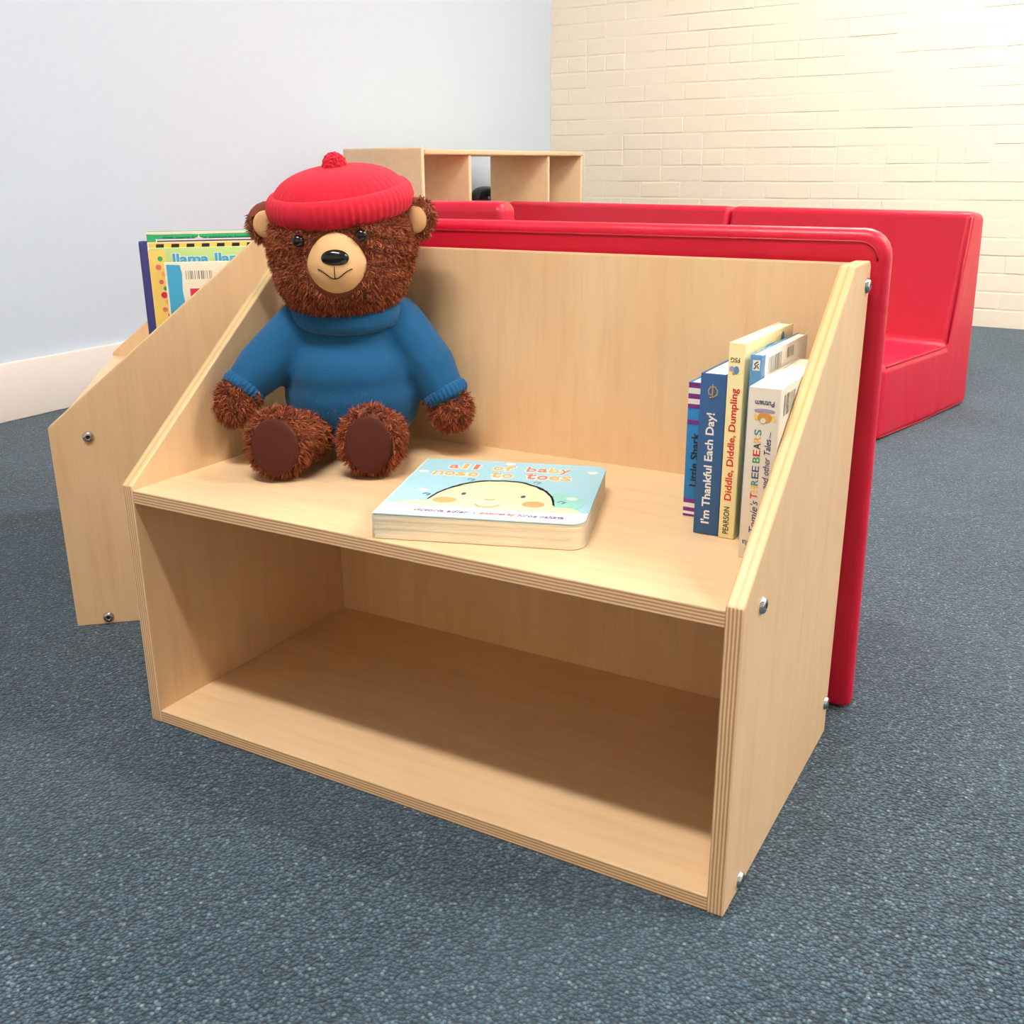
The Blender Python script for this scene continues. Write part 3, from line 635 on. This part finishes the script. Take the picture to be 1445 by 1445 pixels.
# hat: knitted dome, rolled cuff, bobble
hat = None
tilt = Matrix.Translation(Vector((HC.x, HC.y + 0.006, 0.3215))) @ Matrix.Rotation(math.radians(-5), 4, 'Y') @ Matrix.Rotation(math.radians(9), 4, 'X')
V, F = [], []; n, m = 192, 22
for j in range(m + 1):
    ph = j / m * PI / 2 * 0.985
    for i in range(n):
        a = 2 * PI * i / n; rr = 1 + 0.010 * math.cos(48 * a) * math.cos(ph) ** 0.5; V.append(tilt @ Vector((0.084 * math.cos(ph) ** 0.75 * math.cos(a) * rr, 0.078 * math.cos(ph) ** 0.75 * math.sin(a) * rr, 0.002 + 0.040 * math.sin(ph))))
for j in range(m):
    for i in range(n): F.append((j * n + i, j * n + (i + 1) % n, (j + 1) * n + (i + 1) % n, (j + 1) * n + i))
F.append(tuple(m * n + i for i in range(n)))
hat = mesh_obj('bobble_hat', V, F, M['red_wool'], bear, True)
rc = ribbed_ring('rolled_cuff', (0, 0, 0.000), (0, 0, 1), (0.0810, 0.0870), 0.0095, 0.034, M['red_wool'], hat, 64, 256, 0.0011)
rc.data.transform(tilt)
bm = bmesh.new(); bmesh.ops.create_icosphere(bm, subdivisions=4, radius=1)
for v in bm.verts: v.co = tilt @ (v.co * (0.0150 + random.uniform(-0.0012, 0.0012)) + Vector((0, 0, 0.043)))
bm_obj('bobble', bm, M['red_wool'], hat, False)
# face
MC, MR = Vector((-0.004, -0.076, 0.252)), Vector((0.0365, 0.032, 0.0365))
bm = bmesh.new(); bmesh.ops.create_icosphere(bm, subdivisions=4, radius=1)
def muz(c):
    f = 1.0 - 0.16 * max(0, c.z)
    return Vector((MC.x + c.x * MR.x * f, MC.y + c.y * MR.y * (1 - 0.12 * c.z), MC.z + c.z * MR.z * (1.08 if c.z > 0 else 1)))
for v in bm.verts: v.co = muz(v.co)
muzzle = bm_obj('muzzle', bm, M['felt'], bear, True)
def on_muz(x, z, lift=0.0):
    cx = (x - MC.x) / MR.x; cz = (z - MC.z) / MR.z; cy = -math.sqrt(max(0.02, 1 - cx * cx - cz * cz)); p = muz(Vector((cx, cy, cz))); return Vector((p.x, p.y - lift, p.z))
np_ = on_muz(-0.002, 0.2605); ellipsoid('nose', (np_.x, np_.y + 0.002, np_.z), (0.0165, 0.007, 0.0098), M['black_gloss'], muzzle)
tube('mouth', [on_muz(-0.003 + x, 0.2405 - 0.0030 * math.cos(x * 190) + 14 * x * x, 0.0002) for x in np.linspace(-0.020, 0.020, 17)], 0.0007, M['eye'], muzzle, 6)
tube('mouth', [on_muz(-0.003, z, 0.0002) for z in (0.2520, 0.2450, 0.2376)], 0.0006, M['eye'], muzzle, 6)
def on_head(x, z, k=1.0):
    a = (x - HC.x) / HR.x; b = (z - HC.z) / HR.z; return Vector((x, HC.y - k * HR.y * math.sqrt(max(0, 1 - a * a - b * b)), z))
EYES = [(-0.047, 0.2795), (0.0275, 0.2855)]
for x, z in EYES: ellipsoid('eye', on_head(x, z, 1.09), (0.0072, 0.0058, 0.0072), M['eye'], bear)
for s, c in ((-1, (-0.100, -0.0085, 0.295)), (1, (0.084, -0.0085, 0.299))): ellipsoid('inner_ear', c, (0.0165, 0.0035, 0.0165), M['felt'], bear, rot=(0, 0, -s * 0.35))
for c, tl in ((FOOTL, 0.0), (FOOTR, 0.0)): ellipsoid('sole_pad', (c[0] - 0.001, c[1] - 0.0225, c[2]), (0.0275, 0.0045, 0.0355), M['sole'], bear)
# plush pile: short tapered tufts on the bare parts of the body
me = body.data; me.calc_loop_triangles(); nt = len(me.loop_triangles)
tri = np.zeros(nt * 3, np.int32); me.loop_triangles.foreach_get('vertices', tri); tri = tri.reshape(-1, 3)
co = np.zeros(len(me.vertices) * 3); me.vertices.foreach_get('co', co); co = co.reshape(-1, 3)
nn = np.zeros(len(me.vertices) * 3); me.vertices.foreach_get('normal', nn); nn = nn.reshape(-1, 3)
ctr = co[tri].mean(1)
ar = np.linalg.norm(np.cross(co[tri[:, 1]] - co[tri[:, 0]], co[tri[:, 2]] - co[tri[:, 0]]), axis=1)
def near(c, r): return ((((ctr - np.array(c)) / r) ** 2).sum(1) < 1)
head = ctr[:, 2] > 0.186
lm = lambda c, f: near(c, 0.031 * f)
handm = near((HANDL[0], HANDL[1], HANDL[2] - 0.006), 0.0335) | near((HANDR[0], HANDR[1], HANDR[2] - 0.006), 0.036)
feet = (ctr[:, 1] < -0.062) & (ctr[:, 2] < 0.098) & ~handm
allow = head | handm | feet
dome = np.array(tilt.inverted() @ Matrix.Identity(4))
lc = ctr @ dome[:3, :3].T + dome[:3, 3]
hatm = head & (lc[:, 2] > -0.006)
muzm = head & (ctr[:, 1] < -0.05) & ((((ctr[:, 0] - MC.x) / 0.0355) ** 2 + ((ctr[:, 2] - MC.z - 0.001) / 0.0385) ** 2) < 1)
eyem = np.zeros(nt, bool)
for x, z in EYES: eyem |= head & (ctr[:, 1] < -0.04) & (np.hypot(ctr[:, 0] - x, ctr[:, 2] - z) < 0.0065)
solem = np.zeros(nt, bool)
for c in (FOOTL, FOOTR): solem |= (ctr[:, 1] < c[1] - 0.012) & ((((ctr[:, 0] - c[0]) / 0.0265) ** 2 + ((ctr[:, 2] - c[2]) / 0.0345) ** 2) < 1)
earm = head & (ctr[:, 1] < -0.004) & (near((-0.100, -0.009, 0.295), 0.0155) | near((0.084, -0.009, 0.299), 0.0155))
neckm = head & (ctr[:, 2] < 0.200) & (ctr[:, 1] > 0.0)
wgt = ar * (allow & ~hatm & ~muzm & ~eyem & ~solem & ~earm & ~neckm); wgt /= wgt.sum()
NF = 52000
pick = rng.choice(nt, NF, p=wgt); r1, r2 = rng.random(NF), rng.random(NF); q1 = np.sqrt(r1)
bc_ = np.stack([1 - q1, q1 * (1 - r2), q1 * r2], 1)
P0 = (co[tri[pick]] * bc_[:, :, None]).sum(1); N0 = (nn[tri[pick]] * bc_[:, :, None]).sum(1); N0 /= np.linalg.norm(N0, axis=1)[:, None]
isfoot = (feet | handm)[pick]
ln = np.where(isfoot, 0.0085, 0.0068) * rng.uniform(0.6, 1.35, NF)
clump = np.sin(P0 @ np.array([[410, 130, 90], [-120, 380, 210], [170, -90, 400]]).T) * 0.42
dirv = N0 + clump + rng.normal(0, 0.26, (NF, 3)) + np.array([0, 0, -0.35]); dirv /= np.linalg.norm(dirv, axis=1)[:, None]
dirv2 = dirv + np.array([0, 0, -0.5]) + clump * 0.8 + rng.normal(0, 0.3, (NF, 3)); dirv2 /= np.linalg.norm(dirv2, axis=1)[:, None]
sd = np.cross(dirv, rng.normal(0, 1, (NF, 3))); sd /= np.linalg.norm(sd, axis=1)[:, None]
wd = np.where(isfoot, 0.0007, 0.0006)[:, None]
base = P0 - N0 * 0.0006; mid = base + dirv * (ln * 0.55)[:, None]; tip = mid + dirv2 * (ln * 0.5)[:, None]
VV = np.stack([base - sd * wd, base + sd * wd, mid + sd * wd * 0.75, mid - sd * wd * 0.75, tip], 1).reshape(-1, 3)
# keep every tuft above the shelf
VV[:, 2] = np.maximum(VV[:, 2], 0.0008)
idx = np.arange(NF)[:, None] * 5
quads = idx + np.array([[0, 1, 2, 3]]); tris = idx + np.array([[3, 2, 4]])
fm = bpy.data.meshes.new('plush_pile'); fm.vertices.add(NF * 5); fm.vertices.foreach_set('co', VV.ravel())
fm.loops.add(NF * 7); fm.loops.foreach_set('vertex_index', np.concatenate([quads.ravel(), tris.ravel()]).astype(np.int32))
fm.polygons.add(NF * 2); fm.polygons.foreach_set('loop_start', np.concatenate([np.arange(NF) * 4, NF * 4 + np.arange(NF) * 3]).astype(np.int32))
fm.update(calc_edges=True); fm.validate(); fm.materials.append(M['fur'])
tag(link(bpy.data.objects.new('plush_pile', fm), bear), kind='stuff')
